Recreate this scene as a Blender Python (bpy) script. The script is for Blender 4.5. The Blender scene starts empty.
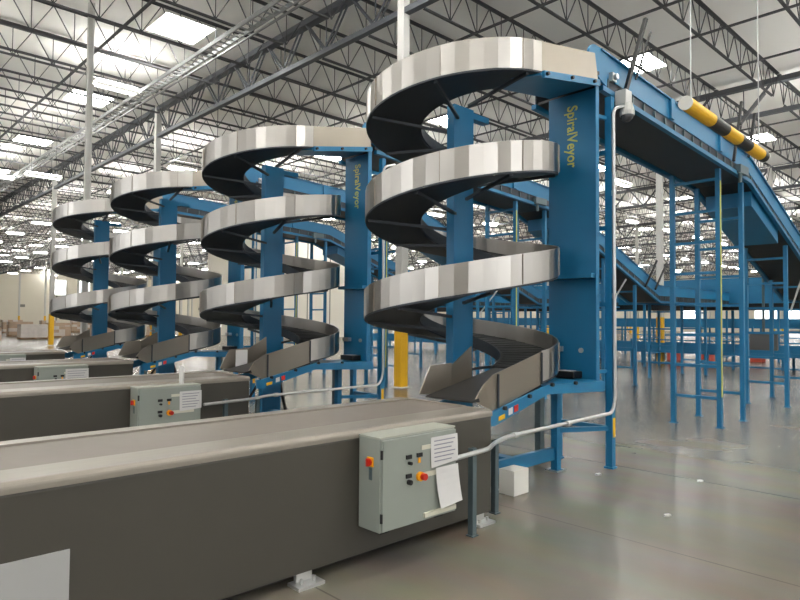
import bpy, bmesh, math, random
from math import sin, cos, radians, pi, hypot
from mathutils import Matrix, Vector
random.seed(7)
sc = bpy.context.scene
COL = sc.collection

# ------------------------------------------------------------------ materials
def lin(c):
    return tuple(((v/255)/12.92 if v/255 <= .04045 else (((v/255)+.055)/1.055)**2.4) for v in c)
def mat(name, rgb, rough=.5, metal=0., noise=0., nscale=6., stretch=(1, 1, 1), emit=0., bump=0., spec=.5, rnoise=0.):
    m = bpy.data.materials.new(name); m.use_nodes = True
    nt = m.node_tree; b = nt.nodes['Principled BSDF']
    c = lin(rgb)
    b.inputs['Base Color'].default_value = (*c, 1)
    b.inputs['Roughness'].default_value = rough
    b.inputs['Metallic'].default_value = metal
    b.inputs['Specular IOR Level'].default_value = spec
    if emit:
        b.inputs['Emission Color'].default_value = (*c, 1)
        b.inputs['Emission Strength'].default_value = emit
    if noise or bump or rnoise:
        tc = nt.nodes.new('ShaderNodeTexCoord'); mp = nt.nodes.new('ShaderNodeMapping')
        mp.inputs['Scale'].default_value = stretch
        nz = nt.nodes.new('ShaderNodeTexNoise'); nz.inputs['Scale'].default_value = nscale
        nz.inputs['Detail'].default_value = 5
        nt.links.new(tc.outputs['Object'], mp.inputs['Vector']); nt.links.new(mp.outputs['Vector'], nz.inputs['Vector'])
        if noise:
            mx = nt.nodes.new('ShaderNodeMix'); mx.data_type = 'RGBA'
            mx.inputs[6].default_value = (*[v*(1-noise) for v in c], 1)
            mx.inputs[7].default_value = (*[min(1, v*(1+noise)) for v in c], 1)
            nt.links.new(nz.outputs['Fac'], mx.inputs[0]); nt.links.new(mx.outputs[2], b.inputs['Base Color'])
        if rnoise:
            mr = nt.nodes.new('ShaderNodeMapRange')
            mr.inputs['To Min'].default_value = max(.02, rough-rnoise); mr.inputs['To Max'].default_value = rough+rnoise
            nt.links.new(nz.outputs['Fac'], mr.inputs['Value']); nt.links.new(mr.outputs['Result'], b.inputs['Roughness'])
        if bump:
            bp = nt.nodes.new('ShaderNodeBump'); bp.inputs['Strength'].default_value = bump
            bp.inputs['Distance'].default_value = .01
            nt.links.new(nz.outputs['Fac'], bp.inputs['Height']); nt.links.new(bp.outputs['Normal'], b.inputs['Normal'])
    return m
M = {}
M['blue'] = mat('blue_paint', (22, 108, 150), .42, noise=.12, nscale=3)
def brushed():
    m = mat('brushed_stainless', (184, 180, 174), .3, 1.)
    nt = m.node_tree; b = nt.nodes['Principled BSDF']; b.inputs['Anisotropic'].default_value = .85; b.inputs['Anisotropic Rotation'].default_value = .25
    t = nt.nodes.new('ShaderNodeTangent'); t.direction_type = 'RADIAL'; t.axis = 'Z'; nt.links.new(t.outputs[0], b.inputs['Tangent'])
    return m
M['steel'] = brushed()
M['steel_dull'] = mat('dull_stainless', (152, 144, 133), .4, 1., rnoise=.08, nscale=6)
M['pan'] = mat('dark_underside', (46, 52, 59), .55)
M['belt'] = mat('black_belt', (30, 30, 30), .5, noise=.15)
M['black'] = mat('black_plastic', (18, 18, 19), .45)
M['convey'] = mat('grey_brown_enamel', (68, 65, 58), .38, noise=.08, nscale=2.5)
M['convtop'] = mat('worn_grey_rail', (143, 136, 126), .36, noise=.15, nscale=14, stretch=(.4, 3, 3), metal=.25)
M['convbelt'] = mat('grey_conveyor_belt', (118, 110, 102), .5, noise=.12, nscale=5)
M['box'] = mat('grey_enclosure_paint', (144, 150, 142), .42, noise=.03)
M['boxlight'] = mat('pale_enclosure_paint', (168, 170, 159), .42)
M['paper'] = mat('white_paper', (212, 210, 208), .7, noise=.03, nscale=20)
M['sheet'] = mat('grey_white_sheet', (165, 165, 163), .6)
M['print'] = mat('paper_print', (140, 140, 150), .7)
M['tape'] = mat('masking_tape', (205, 202, 184), .6)
M['orange'] = mat('switch_yellow', (240, 165, 20), .4)
M['red'] = mat('switch_red', (200, 40, 25), .4)
M['emt'] = mat('galvanised_conduit', (200, 200, 198), .35, .7)
M['strut'] = mat('grey_green_strut', (88, 104, 108), .45, .3)
M['yellow'] = mat('safety_yellow', (232, 178, 22), .5)
M['white'] = mat('white_paint', (228, 226, 218), .5)
M['column'] = mat('pale_grey_column', (190, 188, 182), .5)
M['truss'] = mat('dark_grey_truss', (76, 78, 82), .55)
M['joist'] = mat('grey_joist', (62, 61, 62), .6)
M['tray'] = mat('galvanised_tray', (150, 150, 148), .5, .3)
M['deck'] = mat('white_deck', (242, 239, 233), .7, noise=.01, nscale=1)
M['wall'] = mat('cream_wall', (216, 209, 192), .7, noise=.03, nscale=.4)
M['wallwhite'] = mat('white_cream_wall', (240, 235, 222), .7)
M['wallgrey'] = mat('grey_wall', (150, 148, 143), .7)
M['joint'] = mat('wall_joint', (130, 128, 120), .7)
M['letter'] = mat('yellow_green_lettering', (196, 196, 92), .5)
M['carton'] = mat('brown_carton', (190, 165, 143), .7, noise=.25, nscale=4)
M['wrap'] = mat('wrapped_carton', (212, 203, 196), .35, noise=.12, nscale=5)
M['wood'] = mat('pallet_wood', (150, 116, 80), .8)
M['crate'] = mat('red_crate', (205, 84, 66), .5)
M['camgrey'] = mat('camera_housing', (190, 190, 186), .4)
M['camdome'] = mat('camera_dome', (70, 70, 72), .12)
M['greybox'] = mat('dark_grey_box', (96, 94, 92), .5)
M['lens'] = mat('skylight_lens', (252, 252, 250), .4, emit=30.)
M['tube'] = mat('lamp_tube', (252, 252, 248), .4, emit=78.)
M['lowlens'] = mat('lamp_lower_lens', (252, 252, 248), .4, emit=5.)
M['pane'] = mat('daylight_pane', (245, 250, 255), .4, emit=2.6)

def floor_mat():
    m = bpy.data.materials.new('polished_concrete'); m.use_nodes = True
    nt = m.node_tree; N = nt.nodes; L = nt.links; b = N['Principled BSDF']
    tc = N.new('ShaderNodeTexCoord')
    def noise(s, d, st=(1, 1, 1)):
        mp = N.new('ShaderNodeMapping'); mp.inputs['Scale'].default_value = st
        n = N.new('ShaderNodeTexNoise'); n.inputs['Scale'].default_value = s; n.inputs['Detail'].default_value = d
        L.new(tc.outputs['Object'], mp.inputs['Vector']); L.new(mp.outputs['Vector'], n.inputs['Vector']); return n
    n1 = noise(.45, 2.5, (1, .5, 1)); n2 = noise(2.2, 7, (1, .45, 1))
    r = N.new('ShaderNodeValToRGB'); L.new(n1.outputs['Fac'], r.inputs['Fac'])
    r.color_ramp.elements[0].position = .32; r.color_ramp.elements[0].color = (*lin((114, 108, 96)), 1)
    r.color_ramp.elements[1].position = .68; r.color_ramp.elements[1].color = (*lin((136, 130, 117)), 1)
    mx = N.new('ShaderNodeMix'); mx.data_type = 'RGBA'; mx.blend_type = 'MULTIPLY'; mx.inputs[0].default_value = .4
    L.new(r.outputs['Color'], mx.inputs[6]); L.new(n2.outputs['Color'], mx.inputs[7])
    # saw-cut joints every 2.3 m
    sx = N.new('ShaderNodeSeparateXYZ'); L.new(tc.outputs['Object'], sx.inputs[0])
    def cut(sock, off, per, w):
        a = N.new('ShaderNodeMath'); a.operation = 'ADD'; a.inputs[1].default_value = off; L.new(sock, a.inputs[0])
        p = N.new('ShaderNodeMath'); p.operation = 'PINGPONG'; p.inputs[1].default_value = per/2; L.new(a.outputs[0], p.inputs[0])
        c = N.new('ShaderNodeMath'); c.operation = 'LESS_THAN'; c.inputs[1].default_value = w; L.new(p.outputs[0], c.inputs[0]); return c
    c1 = cut(sx.outputs['X'], 230-7.0+.0, 2.3, .007); pass
    m2 = N.new('ShaderNodeMix'); m2.data_type = 'RGBA'; L.new(c1.outputs[0], m2.inputs[0])
    L.new(mx.outputs[2], m2.inputs[6]); m2.inputs[7].default_value = (*lin((92, 87, 79)), 1)
    L.new(m2.outputs[2], b.inputs['Base Color'])
    mr = N.new('ShaderNodeMapRange'); mr.inputs['To Min'].default_value = .22; mr.inputs['To Max'].default_value = .29
    L.new(n1.outputs['Fac'], mr.inputs['Value']); L.new(mr.outputs['Result'], b.inputs['Roughness'])
    b.inputs['Specular IOR Level'].default_value = .6
    return m
M['floor'] = floor_mat()

# ------------------------------------------------------------------ mesh collecting helper
class MB:
    def __init__(s): s.v = []; s.f = []; s.mi = []; s.cur = 0
    def mat(s, i): s.cur = i; return s
    def add(s, vs, fs):
        o = len(s.v); s.v += [tuple(v) for v in vs]
        for f in fs: s.f.append(tuple(i+o for i in f)); s.mi.append(s.cur)
        return s
    def box(s, x0, x1, y0, y1, z0, z1):
        return s.add([(x0,y0,z0),(x1,y0,z0),(x1,y1,z0),(x0,y1,z0),(x0,y0,z1),(x1,y0,z1),(x1,y1,z1),(x0,y1,z1)],
                     [(0,3,2,1),(4,5,6,7),(0,1,5,4),(1,2,6,5),(2,3,7,6),(3,0,4,7)])
    def hexa(s, b, t):   # four bottom points, four top points (counter-clockwise from above)
        return s.add(list(b)+list(t), [(0,3,2,1),(4,5,6,7),(0,1,5,4),(1,2,6,5),(2,3,7,6),(3,0,4,7)])
    def bar(s, a, b, w, h=None, up=(0, 0, 1)):
        h = w if h is None else h
        a = Vector(a); b = Vector(b); d = (b-a).normalized(); u = Vector(up)
        if abs(d.dot(u)) > .99: u = Vector((0, 1, 0))
        r = d.cross(u).normalized()*w/2; u = r.cross(d).normalized()*h/2
        return s.add([a-r-u, a+r-u, a+r+u, a-r+u, b-r-u, b+r-u, b+r+u, b-r+u],
                     [(0,1,2,3),(7,6,5,4),(0,4,5,1),(1,5,6,2),(2,6,7,3),(3,7,4,0)])
    def cyl(s, a, b, r, n=12, r2=None):
        r2 = r if r2 is None else r2
        a = Vector(a); b = Vector(b); d = (b-a).normalized()
        u = Vector((0, 0, 1)) if abs(d.z) < .9 else Vector((1, 0, 0))
        p = d.cross(u).normalized(); q = d.cross(p).normalized()
        vs = [a+(p*cos(2*pi*i/n)+q*sin(2*pi*i/n))*r for i in range(n)]+[b+(p*cos(2*pi*i/n)+q*sin(2*pi*i/n))*r2 for i in range(n)]
        fs = [(i, i+n, (i+1) % n+n, (i+1) % n) for i in range(n)]+[tuple(range(n)), tuple(range(2*n-1, n-1, -1))]
        return s.add(vs, fs)
    def tube(s, pts, r, n=10):
        P = [Vector(p) for p in pts]; rings = []
        for i, p in enumerate(P):
            d = (P[min(i+1, len(P)-1)]-P[max(i-1, 0)]).normalized()
            u = Vector((0, 0, 1)) if abs(d.z) < .95 else Vector((0, 1, 0))
            a = d.cross(u).normalized(); b = d.cross(a).normalized()
            rings += [p+(a*cos(2*pi*k/n)+b*sin(2*pi*k/n))*r for k in range(n)]
        fs = []
        for i in range(len(P)-1):
            for k in range(n):
                fs.append((i*n+k, i*n+(k+1) % n, (i+1)*n+(k+1) % n, (i+1)*n+k))
        fs += [tuple(range(n)), tuple(range(len(P)*n-1, (len(P)-1)*n-1, -1))]
        return s.add(rings, fs)
    def prism(s, prof, axis, a, b):   # profile of 2-d points extruded along an axis
        n = len(prof)
        def P(p, t):
            return {'x': (t, p[0], p[1]), 'y': (p[0], t, p[1]), 'z': (p[0], p[1], t)}[axis]
        return s.add([P(p, a) for p in prof]+[P(p, b) for p in prof],
                     [tuple(range(n)), tuple(range(2*n-1, n-1, -1))]+[(i, i+n, (i+1) % n+n, (i+1) % n) for i in range(n)])
    def build(s, name, m, parent=None, loc=None, smooth=False, bevel=0.):
        me = bpy.data.meshes.new(name); me.from_pydata(s.v, [], s.f)
        ms = m if isinstance(m, (list, tuple)) else [m]
        for q in ms: me.materials.append(q)
        for p, i in zip(me.polygons, s.mi): p.material_index = min(i, len(ms)-1); p.use_smooth = bool(smooth)
        bm = bmesh.new(); bm.from_mesh(me); bmesh.ops.recalc_face_normals(bm, faces=bm.faces)
        if smooth:
            for e in bm.edges: e.smooth = len(e.link_faces) == 2 and e.calc_face_angle(0) < .6
        bm.to_mesh(me); bm.free()
        o = bpy.data.objects.new(name, me); COL.objects.link(o)
        if parent is not None: o.parent = parent
        if loc is not None: o.location = loc
        if bevel:
            md = o.modifiers.new('bevel', 'BEVEL'); md.width = bevel; md.segments = 2; md.limit_method = 'ANGLE'
        return o
def tag(o, label, cat, group=None):
    o['label'] = label; o['category'] = cat
    if group: o['group'] = group
    return o
def empty(name, loc, label, cat, group=None):
    o = bpy.data.objects.new(name, None); COL.objects.link(o); o.location = loc
    o.empty_display_size = .2
    return tag(o, label, cat, group)
def struct(o): o['kind'] = 'structure'; return o
def copy_tree(o, parent=None):
    c = o.copy(); COL.objects.link(c)
    if parent is not None: c.parent = parent
    for ch in list(o.children): copy_tree(ch, c)
    return c
ORD = ['nearest', 'second', 'third', 'farthest']

# ------------------------------------------------------------------ camera (solved from the photograph's vanishing points)
F = 624.24
yaw, pit, rol = radians(46.2687), radians(1.8265), radians(.4423)
EYE = Vector((0, 0, 1.7))
fw = Vector((cos(pit)*cos(yaw), cos(pit)*sin(yaw), sin(pit)))
rt = Vector((sin(yaw), -cos(yaw), 0)); up = rt.cross(fw)
rt, up = cos(rol)*rt+sin(rol)*up, -sin(rol)*rt+cos(rol)*up
cam = bpy.data.cameras.new('camera'); co = bpy.data.objects.new('camera', cam); COL.objects.link(co)
co.matrix_world = Matrix(((rt.x, up.x, -fw.x, EYE.x), (rt.y, up.y, -fw.y, EYE.y), (rt.z, up.z, -fw.z, EYE.z), (0, 0, 0, 1)))
cam.sensor_width = 36; cam.lens = F/800*36; cam.clip_end = 600; cam.clip_start = .05
sc.camera = co
def proj(p):
    v = Vector(p)-EYE; z = v.dot(fw)
    if z < .1: return None
    return 400+F*v.dot(rt)/z, 300-F*v.dot(up)/z, z
def in_view(pts, m=12):
    q = [proj(p) for p in pts]; q = [a for a in q if a]
    return bool(q) and max(a[0] for a in q) > -m and min(a[0] for a in q) < 800+m and max(a[1] for a in q) > -m and min(a[1] for a in q) < 600+m
def seg_in_view(a, b, n=24):
    a = Vector(a); b = Vector(b)
    return any((lambda q: q and -70 < q[0] < 870 and -70 < q[1] < 640)(proj(a+(b-a)*i/n)) for i in range(n+1))

# ------------------------------------------------------------------ the setting
XW, YW, ZD = 116.3, 135.2, 11.0
XN, YN = -15.0, -13.0
struct(MB().box(XN, XW, YN, YW, -.2, 0).build('floor', M['floor']))
struct(MB().box(XN, XW, YN, YW, ZD, ZD+.25).build('ceiling', M['deck']))
w = MB().box(XN, XW+.3, YW, YW+.3, 0, ZD)
w.mat(1)
for x in range(0, 124, 12): w.box(x-.12, x+.12, YW-.06, YW, 0, ZD)
for x in range(6, 124, 12): w.box(x-.5, x+.5, YW-.3, YW, 3.6, 4.1)
struct(w.build('wall_far', [M['wall'], M['joint']]))
w = MB().box(XW, XW+.3, YN, YW+.3, 0, ZD)
w.mat(1)
for y in range(6, 140, 12): w.box(XW-.06, XW, y-.12, y+.12, 0, ZD)
struct(w.build('wall_right', [M['wall'], M['joint']]))
w = MB().box(31, 41.5, 47.5, 62, 0, ZD-.02)
w.mat(1)
for x in (33.6, 36.2, 38.8): w.box(x-.04, x+.04, 47.46, 47.5, 0, ZD-.1)
struct(w.build('wall_inner', [M['wallwhite'], M['joint']]))
# unseen walls behind the camera; tall openings added for bright streaks in the steel
w = MB(); y = YN
while y < 60:
    w.box(XN-.3, XN, y, y+4.2, 0, ZD).box(XN-.3, XN, y+4.2, y+5.4, 0, 3.0).box(XN-.3, XN, y+4.2, y+5.4, 9.2, ZD); y += 5.4
w.box(XN-.3, XN, y, YW, 0, ZD)
struct(w.build('wall_left', M['wallgrey']))
w = MB(); x = XN
while x < 60:
    w.box(x, x+4.2, YN-.3, YN, 0, ZD).box(x+4.2, x+5.4, YN-.3, YN, 0, 3.0).box(x+4.2, x+5.4, YN-.3, YN, 9.2, ZD); x += 5.4
w.box(x, XW, YN-.3, YN, 0, ZD)
struct(w.build('wall_near', M['wallgrey']))
# small daylight windows in the far wall
for n, (x, z0, z1) in enumerate(((36.6, 6.0, 9.1), (41.0, 6.6, 9.1), (58.0, 3.0, 6.0)), 1):
    o = struct(MB().box(x-1.1, x+1.1, YW-.12, YW-.02, z0, z1).build('window_%d' % n, M['white']))
    MB().box(x-.95, x+.95, YW-.14, YW-.1, z0+.12, z1-.12).build('pane', M['pane'], o)
# lit dock openings in the right wall
for n, (y, z0, z1) in enumerate(((33, 1.0, 4.2), (28, .6, 4.2), (24, .6, 4.2), (45, 1.0, 4.0)), 4):
    o = struct(MB().box(XW-.12, XW-.02, y-1.9, y+1.9, z0, z1).build('window_%d' % n, M['white']))
    MB().box(XW-.16, XW-.1, y-1.7, y+1.7, z0+.15, z1-.15).build('pane', M['pane'], o)

# ------------------------------------------------------------------ roof steel
GX = [-4.11+14.98*i for i in range(9)]             # girder lines
CY = [11.31+15.25*j for j in range(-1, 9)]     # column rows
JZ0, JZ1 = 9.91, 10.9                        # joist bottom and top chord
JP = 2.218
# girders: one per bay along Y
def girder_parts(L, root=None):
    a = MB().box(-.13, .13, .12, L-.12, 10.6, 10.78)
    b = MB().box(-.09, .09, .12, L-.12, 9.46, 9.61)
    c = MB(); n = 7; st = L/n
    for i in range(n):
        y0 = i*st
        for sx in (-.06, .06):
            c.bar((sx, y0+.15, 10.62), (sx, y0+st/2, 9.54), .042, .042, (1, 0, 0))
            c.bar((sx, y0+st/2, 9.54), (sx, y0+st-.15, 10.62), .042, .042, (1, 0, 0))
        c.bar((0, y0+st/2, 9.54), (0, y0+st/2, 10.62), .03, .03)
    return a, b, c
ga, gb, gc = girder_parts(15.25)
gproto = None; ngird = 0
for gx in GX[1:]:
    for j in range(len(CY)-1):
        y0 = CY[j]
        if not (seg_in_view((gx, y0, 9.54), (gx, y0+15.25, 9.54)) or seg_in_view((gx, y0, 11.3), (gx, y0+15.25, 11.3))): continue
        if gproto is None:
            gproto = empty('roof_girder', (gx, y0, 0), '', 'girder')
            ga.build('top_chord', M['truss'], gproto); gb.build('bottom_chord', M['truss'], gproto); gc.build('web', M['truss'], gproto); r = gproto
        else:
            r = copy_tree(gproto); r.location = (gx, y0, 0)
        i = GX.index(gx)
        if i == 1 and j < 3:
            tag(r, ['heavy dark roof girder leaving the top of the picture above the nearest spiral',
                    'heavy dark roof girder rising over the second spiral towards the top of the picture',
                    'heavy dark roof girder at left, beyond the column standing over the third spiral'][j], 'girder', 'roof girders')
        else:
            tag(r, ('deep dark roof girder far off in the row of the left columns' if i == 1 else
                    'deep dark roof girder resting on the columns at right behind the overhead conveyors' if i == 2 else
                    'deep dark roof girder far off among the distant roof trusses'), 'girder', 'roof girders')
        ngird += 1
# joists
def joist_parts(L, simple=False):
    n = 13; st = L/n
    a = MB(); b = MB(); c = MB()
    if simple:
        a.box(0, L, -.05, .05, JZ1-.03, JZ1+.02); b.box(0, L, -.04, .04, JZ0-.03, JZ0+.01)
    else:
        for sy in (-.035, .035):
            a.box(0, L, sy-.03, sy+.03, JZ1-.01, JZ1+.01)
        a.box(0, L, sy-.008, sy+.008, JZ1-.05, JZ1)
        b.box(st*.6, L-st*.6, -.045, .045, JZ0-.03, JZ0-.01)
        b.box(st*.6, L-st*.6, -.02, .02, JZ0-.01, JZ0+.03)
    for i in range(n):
        x0 = i*st; t = .024 if not simple else .035
        c.bar((x0+st/2, 0, JZ0), (x0, 0, JZ1-.03), t, t); c.bar((x0+st/2, 0, JZ0), (x0+st, 0, JZ1-.03), t, t)
        if not simple: c.bar((x0+st/2, 0, JZ0), (x0+st/2, 0, JZ1-.03), .02, .02)
    return a, b, c
cand = []
for bi in range(8):
    for k in range(-4, 56):
        y = 11.295+JP*k
        if y > YW-.5: continue
        x0, x1 = GX[bi], GX[bi+1]
        if not (seg_in_view((x0, y, JZ0), (x1, y, JZ0)) or seg_in_view((x0, y, JZ1), (x1, y, JZ1))): continue
        d = min((lambda q: q[2] if q else 999)(proj((x0+(x1-x0)*t/8, y, 11))) for t in range(9))
        cand.append((d if d > 0 else 999, bi, y))
cand.sort()
jd = joist_parts(14.88); js = joist_parts(14.88, True)
jm = [jd[0].build('top_chord', M['joist']), jd[1].build('bottom_chord', M['joist']), jd[2].build('web', M['joist'])]
jmesh = [o.data for o in jm]
for o in jm: bpy.data.objects.remove(o)
allm = MB()
for p in js: allm.add(p.v, p.f)
o = allm.build('roof_joist', M['joist']); smesh = o.data; bpy.data.objects.remove(o)
BAY = ['left of the nearest girder line', 'right of the nearest girder line', 'in the bay beyond the right-hand columns']
rest = MB()
for n, (d, bi, y) in enumerate(cand):
    x0 = GX[bi]+.05
    lab = 'dark open-web roof joist under the white deck, ' + (BAY[bi] if bi < 3 else 'far off at right')
    if y > 70: lab = 'dark open-web roof joist under the white deck, far off near the back wall'
    if n < 70:
        r = empty('roof_joist', (x0, y, 0), lab, 'joist', 'open-web roof joists')
        for nm, me in zip(('top_chord', 'bottom_chord', 'web'), jmesh):
            c = bpy.data.objects.new(nm, me); COL.objects.link(c); c.parent = r
    elif n < 296:
        r = bpy.data.objects.new('roof_joist', smesh); COL.objects.link(r); r.location = (x0, y, 0)
        tag(r, lab, 'joist', 'open-web roof joists')
    else:
        rest.add([(a+x0, b+y, c) for a, b, c in allm.v], allm.f)
if rest.v:
    o = rest.build('distant_roof_joist', M['joist']); o['kind'] = 'stuff'
    tag(o, 'mass of the farthest open-web joists below the deck', 'joist')
# bridging rods along Y on the joists' bottom chords
for bi in range(0, 6):
    for off in ((10.39,) if bi == 0 else (2.72, 5.0, 7.35, 10.39)):
        x = GX[bi]+off
        if not seg_in_view((x, 4, JZ0), (x, YW, JZ0), 80): continue
        o = MB().box(x-.035, x+.035, 2.6, 47.4 if 30.5 < x < 42 else YW-.5, JZ0-.08, JZ0-.03).build('joist_bridging', M['joist'])
        tag(o, 'thin bridging bar crossing under the joists ' + ('in the left bay, left of the cable tray' if bi == 0 else
            {2.72: 'nearest beyond the near girder', 5.0: 'second beyond the near girder', 7.35: 'third beyond the near girder', 10.39: 'fourth beyond the near girder'}[off] if bi == 1 else 'in the distant bays at right'), 'bridging', 'joist bridging bars')
# cable tray below the joists
t = MB()
for s in (-.17, .17): t.box(s-.02, s+.02, 11, 60, 0, .12)
for i in range(160): t.box(-.17, .17, 11+i*.306, 11+i*.306+.05, .02, .05)
t.bar((.42, 11, .1), (.42, 60, .1), .05)
o = empty('cable_tray', (8.62, 0, 9.68), 'long pale ladder cable tray running under the joists beside the skylights', 'cable tray')
t.build('ladder_rail', M['tray'], o)
for y in (15, 25, 35, 45, 55): MB().bar((0, y, .1), (0, y, 1.2), .02).build('hanger_rod', M['tray'], o)

# skylights; unseen ones around the camera are added to brighten floor and deck
nsk = 0; sproto = None
for i in range(-1, 9):
    for j in range(-2, 15):
        x = 8.46+12.95*i; y = 10.19+JP*4*j
        if not in_view([(x, y, ZD)], 30) and hypot(x-4, y-4) > 24: continue
        near = hypot(x, y) < 45
        if sproto is None:
            sproto = empty('skylight', (x, y, ZD), '', 'skylight')
            f = MB()
            f.box(-.9, .9, -.9, -.78, -.1, -.005).box(-.9, .9, .78, .9, -.1, -.005).box(-.9, -.78, -.78, .78, -.1, -.005).box(.78, .9, -.78, .78, -.1, -.005)
            f.build('frame', M['white'], sproto)
            MB().box(-.78, .78, -.78, .78, -.06, -.02).build('diffuser', M['lens'], sproto)
            r = sproto
        else:
            r = copy_tree(sproto); r.location = (x, y, ZD)
        lab = {(0, 1): 'largest bright square skylight at top left beside the cable tray', (0, 2): 'second bright skylight at left, below and left of the largest one',
               (0, 3): 'third bright skylight at left, low at the picture edge', (1, 0): 'bright skylight seen just above the top rail of the nearest overhead conveyor',
               (2, 0): 'bright skylight at right beyond the black and yellow hanging bar'}.get((i, j), 'added unseen skylight brightening the hall above and behind the camera' if not in_view([(x, y, ZD)], 30) else 'small bright skylight far off in the roof ' + ('at left' if i == 0 else 'over the middle bays' if i < 3 else 'at right'))
        tag(r, lab, 'skylight', 'roof skylights'); nsk += 1
# suspended strip lights; out-of-frame ones are added to brighten the near hall
lproto = None
for i, h in [(a, b) for a in range(-1, 8) for b in (0, .5)]:  # half-pitch lamps are extras added to brighten the deck evenly
    for j in range(-4, 13):
        x = 7.7+12.95*(i+h); y = 22.5+JP*4*j; lz = 9.75 if (i, j, h) == (0, 0, 0) else 8.1 if hypot(x, y) < 34 else 9.5
        if not in_view([(x, y, 10)], 20) and hypot(x-4, y-4) > 24: continue
        if in_view([(x, y, 9.3)], 40) and hypot(x, y) < 27 and (i, j, h) != (0, 0, 0): continue   # none hangs here in the photograph
        if lproto is None:
            lproto = empty('strip_light', (x, y, lz), '', 'lamp')
            MB().box(-.72, .72, -.2, .2, -.09, -.07).box(-.72, .72, -.21, -.2, -.09, .0).box(-.72, .72, .2, .21, -.09, .0).build('housing', M['white'], lproto)
            MB().box(-.66, .66, -.15, .15, -.096, -.091).build('lower_lens', M['lowlens'], lproto)
            for q in (-1, 1): MB().cyl((-.68, q*.1, 0), (.68, q*.1, 0), .065, 8).build('lamp_tube', M['tube'], lproto)
            for q in (-.5, .5): MB().bar((q, 0, .05), (q, 0, ZD-8.1), .015).build('hanger_wire', M['joist'], lproto)
            r = lproto
        else:
            r = copy_tree(lproto); r.location = (x, y, lz)
        tag(r, 'white strip light hung under the joists between the two left skylights' if (i, j, h) == (0, 0, 0) else
            'added unseen strip light brightening the hall around the camera' if not in_view([(x, y, 10)], 20) else 'white strip light hung far off under the joists ' + ('at left' if i == 0 else 'in the middle bays' if i < 3 else 'at right'), 'lamp', 'strip lights under the joists')

for k in range(7):      # added row of unseen lamps, brightens the deck at right
    r = copy_tree(lproto); r.location = (10.5+4.6*k, .4, 8.1)
    tag(r, 'added unseen strip light brightening the deck, out of frame to the right', 'lamp', 'strip lights under the joists')

# columns with yellow guards
CLAB = {(1, 1): 'pale steel column behind the nearest spiral, its yellow base seen under the coils',
        (1, 2): 'pale steel column rising behind the third spiral up to the girder', (1, 3): 'pale steel column left of the farthest spiral, yellow at its foot',
        (2, 1): 'pale steel column at right between the nearest spiral and the blue ladder stands'}
for i, gx in enumerate(GX):
    for j, cy in enumerate(CY):
        if i == 0 or not seg_in_view((gx, cy, 0), (gx, cy, 10)): continue
        if 30 < gx < 43 and 46 < cy < 63: continue
        r = empty('steel_column', (gx, cy, 0), CLAB.get((i, j), 'pale steel column far off in the hall'), 'column', 'building columns')
        MB().box(-.115, .115, -.115, .115, 0, 10.78).box(-.18, .18, -.18, .18, 0, .03).build('shaft', M['column'], r, bevel=.02)
        MB().box(-.13, .13, -.13, .13, .03, 1.9).build('column_guard', M['yellow'], r, bevel=.03)
r = empty('steel_column', (5.93, 19.5, 0), 'slim pale twin-ribbed column rising out of the picture behind the farthest spiral', 'column', 'building columns')
MB().box(-.08, -.05, -.07, .07, 0, ZD).box(.05, .08, -.07, .07, 0, ZD).box(-.05, .05, -.02, .02, 0, ZD).build('shaft', M['column'], r)
MB().box(-.3, .3, -.2, .2, 0, .03).build('base_plate', M['column'], r)

# ------------------------------------------------------------------ spiral conveyors
CX, CYS, SP = 5.45, 4.70, 4.0      # axis of the nearest, spacing along Y
R, RI, GH = 1.1, .47, .31
ZK = ((-90, .13), (-49, .11), (131, .06), (221, .04), (311, .05), (491, .07), (581, .075), (671, .08), (851, .05), (941, .02), (990, 0.), (1100, 0.))
def zh(t):
    for (a, u), (b, v) in zip(ZK, ZK[1:]):
        if t <= b: break
    return 1.08+1.109*(t+49)/360+u+(v-u)*(t-a)/(b-a)
T0, T1 = -90, 990
def helix_strip(mb, r0, r1, dz0, dz1, step, t0=T0, t1=T1, th=0.012, jit=0.):
    """band between (r0,dz0) and (r1,dz1) along the helix, th thick"""
    n = round((t1-t0)/step); rnd = random.Random(3); vs = []; fs = []
    for i in range(n+1):
        t = t0+(t1-t0)*i/n; a = radians(t); z = zh(t); j = rnd.uniform(-jit, jit)
        c, s = cos(a), sin(a)
        if abs(r0-r1) < 1e-6:
            prof = [(r0+j, dz0), (r0+j, dz1), (r0+j-th, dz1), (r0+j-th, dz0)]
        else:
            prof = [(r0, dz0), (r1, dz1), (r1, dz1-th), (r0, dz0-th)]
        vs += [(p*c, p*s, z+q) for p, q in prof]
    for i in range(n):
        for k in range(4):
            fs.append((i*4+k, i*4+(k+1) % 4, i*4+4+(k+1) % 4, i*4+4+k))
    fs += [(0, 1, 2, 3), tuple(n*4+k for k in (3, 2, 1, 0))]
    mb.add(vs, fs)
SLAB = ['nearest tall spiral conveyor of stainless coils around a blue post, largest in the picture',
        'second spiral conveyor from the front, directly left of the nearest one',
        'third spiral conveyor from the front, between the second and the smallest one',
        'farthest and smallest spiral conveyor at the left end of the row']
sp = empty('spiral_conveyor', (CX, CYS, 0), SLAB[0], 'spiral conveyor', 'spiral conveyors in a row')
g = MB(); helix_strip(g, R, R, 0, GH, 7.5, jit=.003)
s = g.mat(1)   # seams between guard sheets
for t in range(-60, 990, 45):
    a = radians(t); s.bar(((R+.004)*cos(a), (R+.004)*sin(a), zh(t)+.005), ((R+.004)*cos(a), (R+.004)*sin(a), zh(t)+GH-.005), .006, .012, (cos(a), sin(a), 0))
g.build('outer_guard', [M['steel'], M['steel_dull']], sp)

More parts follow.
